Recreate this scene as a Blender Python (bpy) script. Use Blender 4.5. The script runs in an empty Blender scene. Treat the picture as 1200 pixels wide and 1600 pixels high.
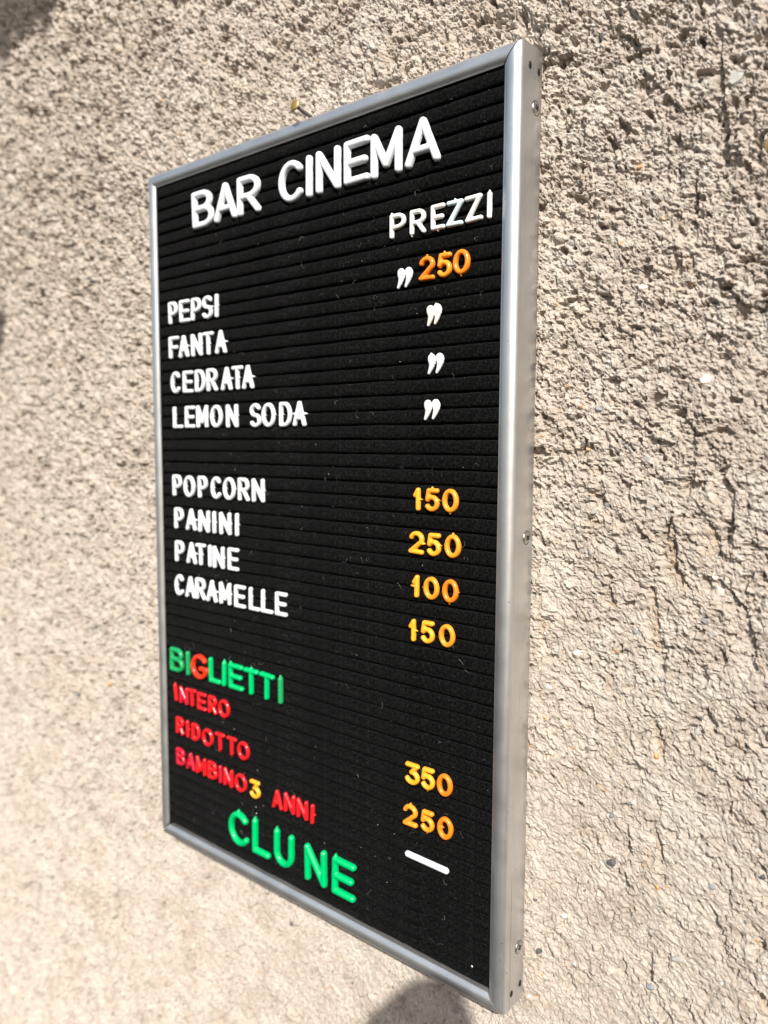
import bpy, bmesh, math, random
import numpy as np

# ------------------------------------------------------------------ scene, camera, light
# Board coordinates in millimetres: u to the right, v down, z into the wall (0 = felt plane).
scene = bpy.context.scene
ZTOP = 1.75                                   # height above ground of the upper felt edge, metres
def P(u, v, z): return (u * .001, z * .001, ZTOP - v * .001)

R = [[0.7732088904196251, -0.0040969693823231165, 0.6341381762816223],
     [0.05908747225304007, 0.9960943530769075, -0.06561029180731247],
     [-0.6313926531079117, 0.08820008282408119, 0.7704310890605499]]
CAM = (444.4696358928471, 166.1142297813567, -307.0859198347305)
def d2b(d): return (d[0], d[2], -d[1])
right, down, fwd = d2b(R[0]), d2b(R[1]), d2b(R[2])
from mathutils import Matrix, Vector
cam_data = bpy.data.cameras.new('camera')
cam = bpy.data.objects.new('camera', cam_data)
scene.collection.objects.link(cam)
pos = P(*CAM)
cam.matrix_world = Matrix(((right[0], -down[0], -fwd[0], pos[0]),
                           (right[1], -down[1], -fwd[1], pos[1]),
                           (right[2], -down[2], -fwd[2], pos[2]),
                           (0, 0, 0, 1)))
cam_data.sensor_fit = 'VERTICAL'
cam_data.sensor_height = 36.0
cam_data.lens = 27.0                          # 1200 px focal length on a 1600 px tall frame
cam_data.clip_start = 0.01
cam_data.clip_end = 200.0
cam_data.dof.use_dof = True
cam_data.dof.focus_distance = 0.36
cam_data.dof.aperture_fstop = 27.0 / 3.7
scene.camera = cam

SUN = Vector((242.5, -326.1, 310.4)).normalized()      # towards the sun
elev = math.asin(SUN.z); azim = math.atan2(SUN.x, SUN.y)
world = bpy.data.worlds.new('World'); scene.world = world; world.use_nodes = True
wn = world.node_tree.nodes; wl = world.node_tree.links
wn.clear()
sky = wn.new('ShaderNodeTexSky'); sky.sky_type = 'NISHITA'; sky.sun_disc = False
sky.sun_elevation = elev; sky.sun_rotation = azim
sky.dust_density = 2.0; sky.altitude = 100
bg = wn.new('ShaderNodeBackground'); bg.inputs['Strength'].default_value = 0.09
wo = wn.new('ShaderNodeOutputWorld')
wl.new(sky.outputs[0], bg.inputs['Color']); wl.new(bg.outputs[0], wo.inputs['Surface'])
sun_data = bpy.data.lights.new('sun', 'SUN'); sun_data.energy = 4.6; sun_data.angle = math.radians(0.53)
sun_data.color = (1.0, 0.965, 0.91)
sun = bpy.data.objects.new('sun', sun_data); scene.collection.objects.link(sun)
sun.location = (2, -3, 4)
sun.rotation_euler = SUN.to_track_quat('Z', 'Y').to_euler()
scene.view_settings.view_transform = 'Standard'; scene.view_settings.look = 'None'
scene.view_settings.exposure = 0.65; scene.view_settings.gamma = 1.0
scene.view_settings.use_curve_mapping = False
scene.cycles.max_bounces = 6

rng = random.Random(7)

# ------------------------------------------------------------------ helpers
def link(o, parent=None):
    scene.collection.objects.link(o)
    if parent: o.parent = parent
    return o
def tag(o, label, cat, group=None):
    o['label'] = label; o['category'] = cat
    if group: o['group'] = group
    return o
def empty(name, loc=(0, 0, 0)):
    o = bpy.data.objects.new(name, None); o.location = loc; o.empty_display_size = .02
    return link(o)
def mesh_from(name, verts, faces, mat=None, smooth=True):
    me = bpy.data.meshes.new(name); me.from_pydata([tuple(map(float, v)) for v in verts], [], faces)
    if smooth: me.polygons.foreach_set('use_smooth', [True] * len(me.polygons))
    if mat: me.materials.append(mat)
    me.update()
    return me
def obj(name, me, parent=None, loc=None):
    o = bpy.data.objects.new(name, me)
    if loc: o.location = loc
    return link(o, parent)
def bm_obj(name, bm, mat, parent=None, smooth=False, loc=None):
    me = bpy.data.meshes.new(name); bm.to_mesh(me); bm.free(); me.materials.append(mat)
    if smooth: me.polygons.foreach_set('use_smooth', [True] * len(me.polygons))
    return obj(name, me, parent, loc)

# ------------------------------------------------------------------ materials
def new_mat(name):
    m = bpy.data.materials.new(name); m.use_nodes = True
    nt = m.node_tree
    return m, nt, nt.nodes['Principled BSDF']
def N(nt, kind, **kw):
    n = nt.nodes.new(kind)
    for k, v in kw.items():
        if k in n.inputs: n.inputs[k].default_value = v
        else: setattr(n, k, v)
    return n
def coords(nt, scale=(1000, 1000, 1000)):
    tc = N(nt, 'ShaderNodeTexCoord'); mp = N(nt, 'ShaderNodeMapping')
    mp.inputs['Scale'].default_value = scale
    nt.links.new(tc.outputs['Object'], mp.inputs['Vector'])
    return mp.outputs[0]
def noise(nt, vec, scale, detail=4, rough=.55):
    n = N(nt, 'ShaderNodeTexNoise', Scale=scale, Detail=detail, Roughness=rough)
    nt.links.new(vec, n.inputs['Vector']); return n.outputs[0]
def ramp(nt, src, stops):
    r = N(nt, 'ShaderNodeValToRGB'); e = r.color_ramp.elements
    while len(e) < len(stops): e.new(.5)
    for i, (p, c) in enumerate(stops):
        e[i].position = p; e[i].color = (*c, 1) if len(c) == 3 else c
    nt.links.new(src, r.inputs[0]); return r.outputs[0]
def mix(nt, fac, a, b, mode='MIX'):
    m = N(nt, 'ShaderNodeMix', data_type='RGBA', blend_type=mode)
    for i, s in ((0, fac), (6, a), (7, b)):
        if isinstance(s, (int, float)): m.inputs[i].default_value = s
        elif isinstance(s, tuple): m.inputs[i].default_value = (*s, 1)
        else: nt.links.new(s, m.inputs[i])
    return m.outputs[2]
def bump(nt, h, strength, dist, bsdf, prev=None):
    b = N(nt, 'ShaderNodeBump', Strength=strength, Distance=dist)
    nt.links.new(h, b.inputs['Height'])
    if prev: nt.links.new(prev, b.inputs['Normal'])
    nt.links.new(b.outputs[0], bsdf.inputs['Normal']); return b.outputs[0]

G3 = lambda a: (a, a, a)
# rough cast plaster; coordinates in mm
plaster, nt, b = new_mat('rough_plaster')
v = coords(nt)
col = mix(nt, ramp(nt, noise(nt, v, .02, 5), [(.35, G3(0)), (.65, G3(1))]), (.445, .372, .302), (.475, .42, .365))
col = mix(nt, ramp(nt, noise(nt, v, .35, 5, .7), [(.38, G3(0)), (.68, G3(1))]), col, (.54, .485, .42))
col = mix(nt, ramp(nt, noise(nt, v, .55, 6, .8), [(.25, G3(.75)), (.45, G3(0))]), col, (.25, .205, .16))
col = mix(nt, ramp(nt, noise(nt, v, 1.3, 3, .6), [(.30, G3(.6)), (.40, G3(0))]), col, (.20, .17, .14))
col = mix(nt, ramp(nt, noise(nt, v, .045, 6, .75), [(.44, G3(0)), (.64, G3(.8))]), col, (.365, .303, .246))
att = N(nt, 'ShaderNodeAttribute', attribute_name='sand')
col = mix(nt, att.outputs['Fac'], col, (.39, .29, .195))
def specks(scale, thr, soft, c, seed):
    global col
    mp = N(nt, 'ShaderNodeMapping'); mp.inputs['Location'].default_value = (seed, seed * 2.3, seed * .7)
    nt.links.new(v, mp.inputs['Vector'])
    nz = N(nt, 'ShaderNodeTexNoise', Scale=scale * 1.7, Detail=2)
    nt.links.new(mp.outputs[0], nz.inputs['Vector'])
    ad = N(nt, 'ShaderNodeVectorMath', operation='MULTIPLY_ADD')
    nt.links.new(nz.outputs['Color'], ad.inputs[0]); ad.inputs[1].default_value = (.8 / scale,) * 3
    nt.links.new(mp.outputs[0], ad.inputs[2])
    vo = N(nt, 'ShaderNodeTexVoronoi', Scale=scale); nt.links.new(ad.outputs[0], vo.inputs['Vector'])
    sep = N(nt, 'ShaderNodeSeparateColor'); nt.links.new(vo.outputs['Color'], sep.inputs[0])
    sel = N(nt, 'ShaderNodeMath', operation='LESS_THAN'); nt.links.new(sep.outputs[0], sel.inputs[0]); sel.inputs[1].default_value = thr
    rad = N(nt, 'ShaderNodeMath', operation='MULTIPLY'); nt.links.new(sep.outputs[1], rad.inputs[0]); rad.inputs[1].default_value = .33
    dd = N(nt, 'ShaderNodeMath', operation='LESS_THAN'); nt.links.new(vo.outputs['Distance'], dd.inputs[0]); nt.links.new(rad.outputs[0], dd.inputs[1])
    mu = N(nt, 'ShaderNodeMath', operation='MULTIPLY'); nt.links.new(sel.outputs[0], mu.inputs[0]); nt.links.new(dd.outputs[0], mu.inputs[1])
    m2 = N(nt, 'ShaderNodeMath', operation='MULTIPLY'); nt.links.new(mu.outputs[0], m2.inputs[0]); m2.inputs[1].default_value = soft
    col = mix(nt, m2.outputs[0], col, c)
specks(.42, .10, .85, (.11, .115, .12), 3.1)
specks(.28, .06, .7, (.26, .26, .255), 11.7)
specks(.30, .035, .8, (.46, .25, .10), 23.9)
specks(.75, .09, .8, (.10, .095, .09), 41.3)
specks(.36, .07, .65, (.16, .135, .11), 71.9)
specks(.5, .05, .8, (.82, .80, .76), 57.7)
nt.links.new(col, b.inputs['Base Color'])
b.inputs['Roughness'].default_value = .92; b.inputs['Specular IOR Level'].default_value = .25
n1 = bump(nt, noise(nt, v, 1.0, 6, .74), .7, .0014, b)
bump(nt, noise(nt, v, 2.6, 3, .7), .4, .0004, b, n1)

# black felt
felt, nt, b = new_mat('black_felt')
v = coords(nt)
fine = noise(nt, v, .95, 5, .8)
c1 = ramp(nt, fine, [(.36, G3(.0008)), (.5, G3(.0026)), (.72, G3(.019))])
big = ramp(nt, noise(nt, v, .03, 4), [(.3, G3(.75)), (.7, G3(1.3))])
nt.links.new(mix(nt, 1.0, c1, big, 'MULTIPLY'), b.inputs['Base Color'])
b.inputs['Roughness'].default_value = 1.0; b.inputs['Specular IOR Level'].default_value = .0
b.inputs['Sheen Weight'].default_value = .02; b.inputs['Sheen Roughness'].default_value = .5
bump(nt, fine, 1.0, .0006, b)

# satin anodised aluminium, one variant per rail direction (brush lines run along the rail)
def aluminium(name, scale):
    m, nt, b = new_mat(name)
    v = coords(nt); vl = coords(nt, scale)
    c = mix(nt, ramp(nt, noise(nt, v, .05, 4), [(.35, G3(0)), (.7, G3(1))]), (.61, .608, .598), (.68, .675, .66))
    sc = ramp(nt, noise(nt, vl, 1.0, 3, .7), [(.3, G3(.93)), (.6, G3(1.03))])
    c = mix(nt, 1.0, c, sc, 'MULTIPLY')
    scr = ramp(nt, noise(nt, coords(nt, (scale[0] * .8, scale[1] * .8, scale[2] * .8)), .35, 2, .4), [(.29, G3(.75)), (.31, G3(0))])
    c = mix(nt, scr, c, (.42, .42, .41))
    dots = ramp(nt, noise(nt, v, .55, 2, .5), [(.245, G3(1)), (.265, G3(0))])
    c = mix(nt, dots, c, (.25, .245, .24))
    nt.links.new(c, b.inputs['Base Color'])
    b.inputs['Metallic'].default_value = .88
    r = ramp(nt, noise(nt, v, .09, 5), [(.3, G3(.36)), (.7, G3(.45))])
    nt.links.new(r, b.inputs['Roughness'])
    bump(nt, noise(nt, vl, 1.0, 4, .6), .12, .0002, b)
    return m
alu_v = aluminium('aluminium_vertical_rail', (1400, 1400, 14))
alu_h = aluminium('aluminium_horizontal_rail', (14, 1400, 1400))

def plastic(name, c, rough=.28, sss=.0, coat=0):
    m, nt, b = new_mat(name)
    v = coords(nt)
    k = mix(nt, noise(nt, v, .35, 3), tuple(x * .92 for x in c), tuple(min(1, x * 1.05) for x in c))
    nt.links.new(k, b.inputs['Base Color'])
    r = ramp(nt, noise(nt, v, .6, 4), [(.3, G3(rough * .8)), (.75, G3(rough * 1.35))])
    nt.links.new(r, b.inputs['Roughness'])
    if sss:
        b.inputs['Subsurface Weight'].default_value = sss
        b.inputs['Subsurface Radius'].default_value = (1, .6, .4)
        b.inputs['Subsurface Scale'].default_value = .0012
    bump(nt, noise(nt, v, .8, 3), .15, .0004, b)
    return m
MAT = {
    'white': plastic('white_plastic', (.68, .70, .71), .34),
    'cream': plastic('cream_plastic', (.72, .68, .58), .4),
    'warm_white': plastic('warm_white_plastic', (.76, .745, .70), .36),
    'stained': plastic('stained_white_plastic', (.60, .72, .72), .36),
    'orange': plastic('orange_plastic', (.78, .20, .012), .3),
    'amber': plastic('amber_plastic', (.80, .275, .02), .3),
    'yellow': plastic('yellow_plastic', (.82, .36, .025), .3),
    'green': plastic('green_plastic', (.0, .42, .12), .22),
    'dark_green': plastic('dark_green_plastic', (.012, .28, .085), .25),
    'red': plastic('red_plastic', (.62, .012, .016), .22),
    'crimson': plastic('crimson_plastic', (.52, .012, .03), .22),
    'vermilion': plastic('vermilion_plastic', (.72, .035, .012), .25),
}
def simple(name, c, rough, metal=0.0, sc=.5, amt=.12):
    m, nt, b = new_mat(name); v = coords(nt)
    k = mix(nt, noise(nt, v, sc, 4), tuple(x * (1 - amt) for x in c), tuple(min(1, x * (1 + amt)) for x in c))
    nt.links.new(k, b.inputs['Base Color']); b.inputs['Roughness'].default_value = rough; b.inputs['Metallic'].default_value = metal
    return m
brass = simple('brass', (.50, .33, .11), .45, .8, 1.0, .45)
iron = simple('dark_iron', (.10, .085, .075), .6, .6)
steel = simple('zinc_steel', (.62, .62, .56), .3, 1.0, 1.5, .15)
blackpin = simple('blackened_steel', (.02, .02, .02), .3, .5)
fibre = simple('fibreboard', (.035, .028, .02), .9)
lint_mat = simple('lint', (.50, .49, .46), .9)
stone = {'blue_grey': simple('blue_grey_stone', (.23, .232, .23), .8, 0, .9, .3),
         'pale': simple('pale_stone', (.52, .46, .38), .8, 0, .9, .12),
         'ochre': simple('ochre_stone', (.47, .29, .13), .7, 0, .9, .2),
         'white': simple('white_stone', (.55, .52, .47), .7, 0, .9, .05),
         'dark': simple('dark_stone', (.09, .088, .085), .8, 0, .9, .3),
         'grey': simple('grey_stone', (.33, .32, .29), .8, 0, .9, .2)}
ROWS = [
    ('head1', 'big', [('B', 49.0, 22.5), ('A', 70.6, 22.4), ('R', 91.6, 22.43)]),
    ('head2', 'big', [('C', 127.1, 22.43), ('I', 140.8, 22.57), ('N', 154.9, 22.29)]),
    ('head2', 'big', [('E', 175.1, 22.02), ('M', 194.4, 22.61), ('A', 216.9, 22.12)]),
    ('prezzi', 'small', [('P', 201.7, 58.56), ('R', 214.1, 58.84), ('E', 226.0, 58.73), ('Z', 235.6, 58.77), ('Z', 246.0, 58.49), ('I', 254.4, 58.7)]),
    ('p0', 'dig', [('2', 219.8, 81.73), ('5', 230.1, 81.67), ('0', 239.7, 81.56)]),
    ('d1', 'mid', [('P', 16.0, 81.9), ('E', 28.2, 82.01), ('P', 40.1, 82.04), ('S', 51.4, 82.11), ('I', 60.4, 82.18)]),
    ('d2', 'mid', [('F', 16.2, 104.06), ('A', 26.7, 104.2), ('N', 40.1, 104.27), ('T', 51.8, 104.27), ('A', 63.9, 104.27)]),
    ('d3', 'mid', [('C', 17.4, 126.77), ('E', 30.4, 126.94), ('D', 43.0, 126.87), ('R', 54.9, 126.8), ('A', 69.0, 126.83), ('T', 79.2, 126.77), ('A', 88.7, 126.8)]),
    ('d4a', 'mid', [('L', 19.0, 149.5), ('E', 31.9, 149.39), ('M', 44.5, 149.32), ('O', 58.6, 149.53), ('N', 73.6, 149.57)]),
    ('d4b', 'mid', [('S', 95.0, 149.61), ('O', 106.4, 149.64), ('D', 120.7, 149.53), ('A', 132.0, 149.39)]),
    ('f1', 'mid', [('P', 16.9, 194.03), ('O', 29.8, 194.24), ('P', 43.8, 194.06), ('C', 57.3, 194.06), ('O', 70.0, 194.17), ('R', 83.6, 194.0), ('N', 96.7, 194.1)]),
    ('f2', 'mid', [('P', 18.1, 215.82), ('A', 31.2, 215.82), ('N', 44.6, 216.11), ('I', 54.9, 216.03), ('N', 65.7, 216.11), ('I', 76.9, 216.0)]),
    ('f3', 'mid', [('P', 18.1, 237.9), ('A', 30.9, 237.87), ('T', 40.6, 237.87), ('I', 50.0, 237.94), ('N', 58.7, 238.08), ('E', 73.0, 237.87)]),
    ('f4', 'mid', [('C', 17.2, 260.71), ('A', 29.1, 260.61), ('R', 39.8, 260.5), ('A', 51.5, 260.54), ('M', 64.7, 260.39), ('E', 78.9, 260.54), ('L', 92.5, 260.43), ('L', 103.7, 260.36), ('E', 115.9, 260.25)]),
    ('p1', 'dig', [('1', 215.0, 193.5), ('5', 224.2, 193.44), ('0', 235.0, 193.3)]),
    ('p2', 'dig', [('2', 214.8, 215.33), ('5', 225.5, 215.5), ('0', 236.7, 215.3)]),
    ('p3', 'dig', [('1', 214.6, 237.47), ('0', 224.2, 237.4), ('0', 235.6, 237.4)]),
    ('p4', 'dig', [('1', 212.7, 260.31), ('5', 222.2, 259.89), ('0', 233.9, 259.82)]),
    ('bigl', 'green', [('B', 12.8, 312.78), ('I', 25.0, 312.71), ('G', 37.5, 312.78), ('L', 53.5, 312.39), ('I', 62.7, 312.46), ('E', 74.3, 312.32), ('T', 88.6, 312.43), ('T', 102.8, 312.5), ('I', 114.8, 312.36)]),
    ('t1', 'red', [('I', 10.5, 335.7), ('N', 19.5, 335.98), ('T', 28.5, 335.63), ('E', 39.0, 335.91), ('R', 50.2, 335.63), ('O', 61.8, 335.63)]),
    ('t2', 'red', [('R', 14.6, 358.25), ('I', 23.1, 358.36), ('D', 32.1, 358.57), ('O', 44.6, 358.99), ('T', 57.3, 358.61), ('T', 69.0, 358.5), ('O', 80.3, 358.61)]),
    ('t3', 'red', [('B', 14.7, 380.19), ('A', 25.7, 380.37), ('M', 37.0, 380.3), ('B', 49.1, 380.19), ('I', 57.2, 380.37), ('N', 65.2, 380.3), ('O', 77.3, 380.33)]),
    ('t3d', 'dig', [('3', 91.0, 380.54)]),
    ('t3b', 'red', [('A', 111.1, 380.82), ('N', 121.7, 380.15), ('N', 132.5, 380.22), ('I', 140.8, 380.61)]),
    ('clune', 'big', [('C', 75.7, 410.92), ('L', 96.7, 410.29), ('U', 117.0, 410.19), ('N', 143.6, 410.61), ('E', 165.7, 410.54)]),
    ('p5', 'dig', [('3', 213.4, 335.8), ('5', 223.2, 335.59), ('0', 233.6, 335.87)]),
    ('p6', 'dig', [('2', 212.2, 358.41), ('5', 223.1, 358.13), ('0', 234.2, 358.13)]),
]
WIDTHS = {
    'big': {'B': 19.5, 'A': 20.5, 'R': 19.4, 'C': 19.6, 'I': 4.4, 'N': 17.1, 'E': 17.3, 'M': 19.5, 'L': 15.6, 'U': 16.5},
    'mid': {'P': 9.7, 'E': 10.4, 'S': 9.9, 'I': 2.8, 'F': 10.5, 'A': 10.8, 'N': 11.1, 'T': 10.2, 'C': 10.2, 'D': 10.2, 'R': 10.4, 'L': 10.3, 'M': 11.3, 'O': 11.7},
    'small': {'P': 9.8, 'R': 9.5, 'E': 8.1, 'Z': 9.3, 'I': 3.0},
    'dig': {'2': 9.2, '5': 8.5, '0': 9.2, '1': 4.3, '3': 9.3},
    'green': {'B': 14.4, 'I': 3.4, 'G': 17.1, 'L': 11.7, 'E': 13.8, 'T': 13.2},
    'red': {'I': 3.2, 'N': 9.1, 'T': 9.3, 'E': 9.2, 'R': 8.6, 'O': 11.2, 'D': 8.6, 'B': 9.5, 'A': 9.0, 'M': 10.3},
}

# ------------------------------------------------------------------ wall
def lattice(seed):
    r = np.random.RandomState(seed); a = r.rand(256, 256) * 2 * np.pi
    return np.cos(a).astype(np.float32), np.sin(a).astype(np.float32)
def pn(x, y, seed):                                   # 2-D gradient noise, about -0.7..0.7
    gx, gy = lattice(seed)
    xi = np.floor(x).astype(np.int32); yi = np.floor(y).astype(np.int32)
    fx = (x - xi).astype(np.float32); fy = (y - yi).astype(np.float32)
    ux = fx * fx * fx * (fx * (fx * 6 - 15) + 10); uy = fy * fy * fy * (fy * (fy * 6 - 15) + 10)
    def g(i, j):
        a = (xi + i) & 255; c = (yi + j) & 255
        return gx[a, c] * (fx - i) + gy[a, c] * (fy - j)
    return (g(0, 0) * (1 - ux) + g(1, 0) * ux) * (1 - uy) + (g(0, 1) * (1 - ux) + g(1, 1) * ux) * uy
def cells(x, y, seed):                                # nearest cell: distance and two random values
    r = np.random.RandomState(seed); jx, jy, ra, rb = (r.rand(256, 256).astype(np.float32) for _ in range(4))
    xi = np.floor(x).astype(np.int32); yi = np.floor(y).astype(np.int32)
    best = np.full(x.shape, 9, np.float32); va = np.zeros_like(best); vb = np.zeros_like(best)
    for i in (-1, 0, 1):
        for j in (-1, 0, 1):
            a = (xi + i) & 255; c = (yi + j) & 255
            d = (xi + i + jx[a, c] - x) ** 2 + (yi + j + jy[a, c] - y) ** 2
            m = d < best
            best = np.where(m, d, best); va = np.where(m, ra[a, c], va); vb = np.where(m, rb[a, c], vb)
    return np.sqrt(best), va, vb
def sm(a, b_, x):
    t = np.clip((x - a) / (b_ - a), 0, 1); return t * t * (3 - 2 * t)

# broken-out gashes: polyline (u, v), depth mm, width to the left over which it runs out
GASH = [
    ([(346, 8), (347, 25), (349.5, 42), (352, 60)], 2.4, 7, 0),
    ([(350, 171), (354, 178), (357.5, 186), (358, 196), (358.5, 210)], 1.9, 7, 0),
    ([(334.5, 196.5), (335.5, 210), (337, 219), (343, 228)], 2.0, 8, 1),
    ([(348, 197), (353, 203), (354.5, 214)], 1.5, 8, 1),
    ([(353.6, 221), (359, 226), (364.3, 232), (368, 243), (369, 256), (364, 262)], 2.0, 9, 0),
    ([(327, 226), (329, 238), (330.5, 252), (332, 262)], 1.4, 7, 1),
    ([(341, 160), (342.5, 172), (343, 184)], 1.1, 5, 0),
    ([(309, 97), (308, 112), (309, 122)], 1.1, 5, 0),
    ([(272, 238), (274.5, 252), (277, 266)], 1.0, 4, 1),
    ([(330, 286), (333, 294), (334, 305)], 1.4, 5, 1),
    ([(331, 333), (334.5, 341), (336, 350)], 1.4, 5, 1),
    ([(376, 342), (386, 348), (396, 352)], 2.6, 12, 0),
    ([(372, 388), (380, 392), (384, 404)], 2.4, 9, 1),
    ([(331, 387), (333, 402), (336, 414), (345, 424)], 1.1, 5, 0),
    ([(357, 362), (362, 372), (363, 380)], 1.4, 6, 0),
    ([(338, 62), (339, 80), (338, 96)], 1.3, 6, 0),
    ([(352, 104), (360, 112), (372, 116)], 1.8, 8, 0),
    ([(318, 14), (324, 22), (331, 30)], 2.0, 8, 0),
    ([(300, -12), (309, -4), (316, 2)], 1.8, 8, 0),
]
def wall_height(x, y):
    """height towards the viewer in mm, and the sand stain 0..1"""
    wx = x + 3.0 * pn(x / 11, y / 11, 1) + 1.0 * pn(x / 3.3, y / 3.3, 2)
    wy = y + 3.0 * pn(x / 11, y / 11, 3) + 1.0 * pn(x / 3.3, y / 3.3, 4)
    rough = 1.0 + .7 * sm(60, -160, x) - (.40 - .38 * sm(200, 0, x)) * sm(120, 330, y) + .25 * pn(x / 45, y / 45, 5)     # lower plaster is flatter
    rough = np.clip(rough, .45, 1.7) + .12 * sm(90, -10, y)
    h = 1.5 * pn(x / 75, y / 95, 6) + .9 * pn(x / 28, y / 34, 7)
    # lumps of mortar thrown on the wall
    lump = np.zeros_like(h)
    for sc, amp, seed, pres in ((10.0, 1.8, 10, .5), (5.5, 1.45, 11, .6), (2.8, .9, 12, .75), (1.6, .8, 13, .85)):
        d, a, b_ = cells(wx / sc, wy / sc * .9, seed)
        d = d + .22 * pn(x / sc * 2.1, y / sc * 2.1, seed + 40)
        rad = .30 + .38 * b_
        dome = np.sqrt(np.clip(1 - (d / rad) ** 2, 0, 1)) ** .8
        lump += np.where(a < pres, dome * amp * (.4 + .6 * b_), 0)
    flat = sm(-.12, .3, pn(x / 38, y / 30, 8) + .3 * pn(x / 13, y / 13, 9))      # worn patches between crusty ones
    rough = rough * (.78 + .34 * flat)
    h += rough * (lump * .78 - 1.1)
    # plates and ledges with sharp edges, drawn downwards to the right
    cx = wx * .86 + wy * .5; cy = -wx * .5 + wy * .86
    for sx, sy, amp, seed in ((17, 9, .75, 20), (6.5, 3.4, .5, 21), (3.1, 1.7, .42, 22), (1.8, 1.1, .3, 23)):
        t = pn(cx / sx, cy / sy, seed) + .35 * pn(cx / sx * 2.3, cy / sy * 2.3, seed + 30)
        h += rough * amp * (sm(-.03, .04, t) - .5) + rough * amp * .5 * t
    # holes
    t = pn(wx / 6.2, wy / 7.5, 31) + .3 * pn(wx / 2.4, wy / 2.4, 32)
    h -= 3.2 * rough * sm(.29, .42, t)
    t = pn(wx / 2.9, wy / 2.9, 33) + .25 * pn(x / 1.1, y / 1.1, 37)
    h -= 1.5 * rough * sm(.33, .46, t)
    t = pn(x / 2.2, y / 2.2, 38)
    h -= 1.5 * sm(.40, .5, t)
    d, a, b_ = cells(x / 4.2, y / 4.2, 14)
    h -= np.where(a < .3, 1.9 * sm(.10 + .15 * b_, .04 + .1 * b_, d), 0)
    h += (.42 * pn(x / 1.5, y / 1.5, 34) + .6 * pn(wx / 2.6, wy / 2.6, 35)) * (.55 + .45 * rough)
    h += .28 * pn(x / .85, y / .85, 36) - .25 * np.abs(pn(wx / 2.1, wy / 1.6, 39))
    sand = np.zeros_like(h)
    for pts, dep, wid, stain in GASH:
        us = [p[0] for p in pts]; vs = [p[1] for p in pts]
        m = (x > min(us) - wid - 6) & (x < max(us) + 8) & (y > min(vs) - 8) & (y < max(vs) + 8)
        if not m.any(): continue
        X = x[m] + .9 * pn(x[m] / 3.1, y[m] / 3.1, 50) + .5 * pn(x[m] / 1.2, y[m] / 1.2, 51)
        Y = y[m] + .9 * pn(x[m] / 3.1, y[m] / 3.1, 52) + .5 * pn(x[m] / 1.2, y[m] / 1.2, 53)
        best = np.full(X.shape, 1e9); side = np.zeros_like(best); along = np.zeros_like(best)
        n = len(pts) - 1
        for k in range(n):
            ax, ay = pts[k]; bx, by = pts[k + 1]; dx, dy = bx - ax, by - ay; L2 = dx * dx + dy * dy
            t = np.clip(((X - ax) * dx + (Y - ay) * dy) / L2, 0, 1)
            d = np.hypot(X - ax - t * dx, Y - ay - t * dy)
            s = np.sign((X - ax) * dy - (Y - ay) * dx)            # + on the right hand side
            q = d < best
            best = np.where(q, d, best); side = np.where(q, s, side); along = np.where(q, (k + t) / n, along)
        taper = np.sqrt(np.clip(np.sin(np.pi * np.clip(along, .04, .96)), 0, 1))
        w = wid * (.45 + .55 * taper)
        prof = np.where(side > 0, sm(.4, .0, best), (1 - best / w).clip(0, 1) ** .7)
        cut = dep * 1.75 * prof * taper * (.75 + .6 * pn(x[m] / 4, y[m] / 4, 54))
        h[m] -= cut
        if stain: sand[m] = np.maximum(sand[m], stain * np.clip(sm(.3, .95, prof * (side < 0) * taper + .5 * pn(x[m] / 3, y[m] / 3, 55) + .4 * pn(x[m] / 1.1, y[m] / 1.1, 56)), 0, 1) * .75)
    st = pn(x / 17, y / 26, 60) + .5 * pn(x / 5, y / 5, 61)
    sand = np.maximum(sand, .45 * sm(.42, .7, st))
    return h, sand

def axis(stops):                                       # [(position, spacing), ...] -> graded coordinates
    out = [stops[0][0]]
    for (a, sa), (b_, sb) in zip(stops, stops[1:]):
        while out[-1] < b_ - .5 * sb:
            t = (out[-1] - a) / (b_ - a); out.append(out[-1] + sa + (sb - sa) * t)
        out[-1] = b_
    return np.array(out, np.float64)
ua = axis([(-2400, 60), (-460, 12), (-420, 1.3), (-250, 1.2), (20, .9), (250, .62), (395, .57), (425, 3), (470, 20), (2400, 60)])
va = axis([(-900, 40), (-300, 14), (-262, 1.4), (-150, .95), (-30, .69), (450, .72), (540, 1.1), (800, 1.8), (850, 14), (1745, 45)])
UU, VV = np.meshgrid(ua, va)
hh, sand = wall_height(UU.ravel().astype(np.float32), VV.ravel().astype(np.float32))
U, V = UU.ravel(), VV.ravel()
WALL_Y = 20.3
zz = WALL_Y - hh
under = (U > -10) & (U < 271) & (V > -10.5) & (V < 443)
zz = np.where(under, np.maximum(zz, 17.4), zz)          # the frame rests on the highest crumbs
nu, nv = len(ua), len(va)
co = np.stack([U * .001, zz * .001, ZTOP - V * .001], 1).astype(np.float32)
ii, jj = np.meshgrid(np.arange(nv - 1), np.arange(nu - 1), indexing='ij')
uc = (ua[:-1] + ua[1:]) / 2; vc = (va[:-1] + va[1:]) / 2
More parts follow.
